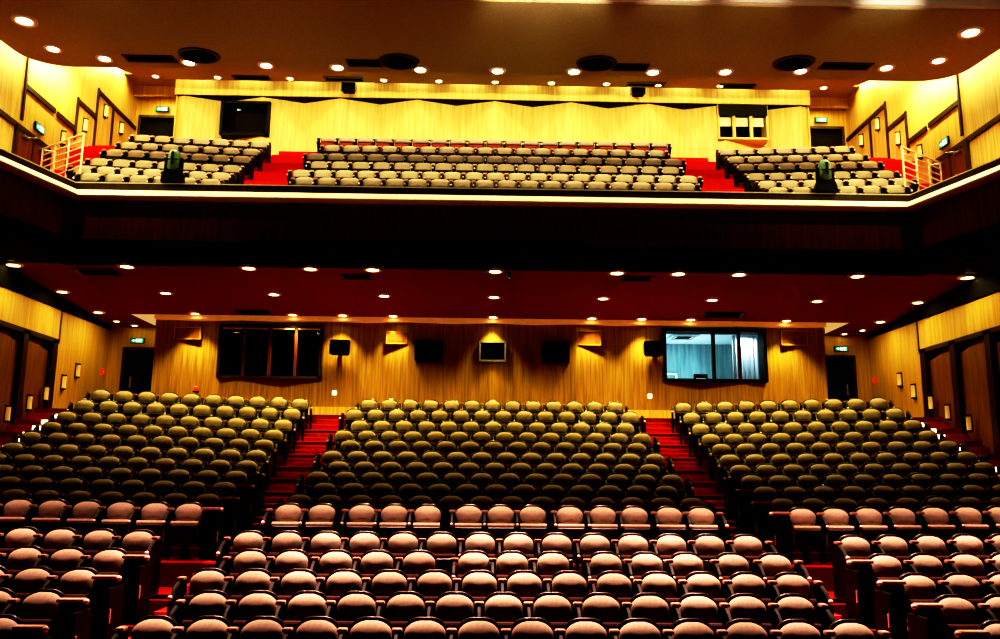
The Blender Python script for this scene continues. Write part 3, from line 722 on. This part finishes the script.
MB().lathe([(0, .08), (.05, .06), (.075, 0), (.075, -.06)], 14).build('dome', M['red'], t, True); MB().lathe([(.09, -.06), (.09, -.1), (0, -.1)], 14).build('base', M['black'], t); MB().box(-.03, .03, 0, .2, -.1, -.06).build('bracket', M['black'], t)
for s in (-1, 1):
    t = thing('fire_alarm', 'small red fire alarm box on the %s side wall near the exit' % SIDE[s], 'fire alarm', (s*(W+.005), 26.4, 5.45))
    q = MB(); a, b = sorted((0, -s*.06)); q.box(a, b, -.07, .07, -.09, .09).bevel(.01).build('housing', M['red'], t)
    q = MB(); a, b = sorted((-s*.06, -s*.07)); q.box(a, b, -.03, .03, -.03, .03).build('glass_button', M['cap'], t)

# sconces
def sconce(s, y, z, label, group, lit=True):
    t = thing('wall_sconce', label, 'wall light', (s*W, y, z), 0, group)
    q = MB(); a, b = sorted((0, -s*.03)); q.box(a, b, -.075, .075, -.22, .22).bevel(.006, 1).build('back_plate', M['shell'], t)
    pts = [(-s*(.03+.085*sin(pi*i/10)), -.06*cos(pi*i/10)) for i in range(11)]
    q = MB(); q.prism([(x, yy, -.17) for x, yy in pts], (0, 0, .34)).build('shade', M['sconce'], t)
    for zz in (-.205, .165): MB().prism([(x*1.08, yy*1.1, zz) for x, yy in pts], (0, 0, .04)).build('cap', M['shell'], t)
for s in (-1, 1):
    for i, (y, z) in enumerate(((24.75, 5.27), (24.0, 4.86), (23.1, 4.46), (22.3, 4.15), (21.35, 3.80))):
        if s < 0 and i == 0 or True:
            sconce(s, y, z, 'cream glowing sconce on the %s stalls wall, %s from the exit' % (SIDE[s], ORD[i]), '%s stalls wall sconces' % SIDE[s])
    for i, (y, z) in enumerate(((22.6, 11.36), (23.75, 12.22), (24.95, 13.18), (26.1, 13.12))):
        sconce(s, y, z, 'cream glowing sconce on the %s balcony wall, %s from the stage' % (SIDE[s], ORD[i]), '%s balcony wall sconces' % SIDE[s])
    for i in range(8):
        k = 15-i//2; h = 1-i % 2
        ya, yb = rowy(k, 11.3)-.62, (rowy(k+1, 11.3)-.62 if k < 15 else rowy(15, 11.3)+.3)
        za, zb = rowz(k, 11.3), (rowz(k+1, 11.3) if k < 15 else LAND)
        y = ya+(yb-ya)*h/2-.013; z = za+(zb-za)*h/2-.05
        t = thing('step_light', 'small bright step light on the %s wall stairs, %s from the top' % (SIDE[s], ORD[i]), 'step light', (s*11.05, y, z), 0, '%s wall step lights' % SIDE[s])
        MB().box(-.12, .12, -.03, 0, -.06, .06).build('housing', M['metal'], t); MB().box(-.1, .1, -.04, -.03, -.05, .05).build('lamp', M['step_glow'], t)

# exit signs : green panel with pale running figure, arrow and strokes too small to read
def exit_sign(loc, rz, w, h, label):
    t = thing('exit_sign', label, 'exit sign', loc, rz)
    MB().box(-w/2, w/2, -.05, 0, -h/2, h/2).bevel(.008).build('housing', M['black'], t)
    MB().box(-w/2+.02, w/2-.02, -.055, -.05, -h/2+.02, h/2-.02).build('panel', M['green'], t)
    g = MB(); q = h*.5; y0, y1 = -.06, -.055
    x = -w*.38
    g.prism([(x, y0, 0), (x+.07, y0, q*.5), (x+.07, y0, q*.18), (x+.14, y0, q*.18), (x+.14, y0, -q*.18), (x+.07, y0, -q*.18), (x+.07, y0, -q*.5)], (0, .005, 0))
    for i in range(4):
        a = -w*.08+i*w*.115
        g.box(a, a+w*.085, y0, y1, q*.42, q*.6).box(a, a+w*.085, y0, y1, -.03*h, q*.12).box(a+w*.03, a+w*.055, y0, y1, -q*.6, q*.6).box(a, a+w*.085, y0, y1, -q*.6, -q*.45)
    g.build('lettering', M['exit_white'], t)
for s in (-1, 1):
    exit_sign((s*10.85, 26.55, 6.43), 0, .44, .17, 'green lit exit sign above the %s stalls exit door' % SIDE[s])
    exit_sign((s*10.92, 27.15, 14.24), 0, .42, .19, 'green lit exit sign above the %s balcony exit door' % SIDE[s])
    exit_sign((s*(W-.02), 21.35, 11.12), -s*pi/2, .46, .22, 'green lit exit sign above the %s balcony side door' % SIDE[s])

# covered stage lights on the balcony rail
for s, x in ((-1, -7.73), (1, 7.98)):
    t = thing('stage_light', 'green headed black stage light on the balcony rail, %s side' % SIDE[s], 'stage light', (x, 19.98, 9.225))
    MB().prism([(-.27, -.1, 0), (.27, -.1, 0), (.25, -.1, .2), (.17, -.1, .36), (-.17, -.1, .36), (-.25, -.1, .2)], (0, .2, 0)).bevel(.02, 2).build('base', M['black'], t)
    MB().box(-.21, -.16, -.06, .06, .25, .62).box(.16, .21, -.06, .06, .25, .62).build('yoke', M['black'], t)
    MB().lathe([(0, .84), (.07, .83), (.125, .78), (.15, .68), (.155, .5), (.15, .34), (.1, .3), (0, .3)], 20).build('head', M['green_head'], t, True)
    MB().box(-.03, .03, -.165, -.12, .42, .74).build('lens_slot', M['black'], t); MB().box(-.14, .14, -.158, -.13, .54, .56).build('rib', M['black'], t)

# ------------------------------------------------------------------ world and view
Wd = bpy.data.worlds.new('world'); S.world = Wd; Wd.use_nodes = True
Wd.node_tree.nodes['Background'].inputs[0].default_value = (.012, .007, .005, 1); Wd.node_tree.nodes['Background'].inputs[1].default_value = .3
vs = S.view_settings; vs.view_transform = 'Standard'; vs.look = 'None'; vs.exposure = 0.; vs.gamma = 1.
vs.use_curve_mapping = True
cv = vs.curve_mapping.curves[3]
cv.points[0].location = (0, 0); cv.points[1].location = (1, 1)
for p in ((.03, .004), (.09, .034), (.22, .155), (.55, .66)): cv.points.new(*p)
vs.curve_mapping.update()
S.cycles.max_bounces = 6; S.cycles.diffuse_bounces = 4; S.cycles.caustics_reflective = False; S.cycles.caustics_refractive = False
S.cycles.sample_clamp_indirect = 4.0; S.cycles.use_denoising = True
print('stalls individuals', count, 'stuff', len(stuff))
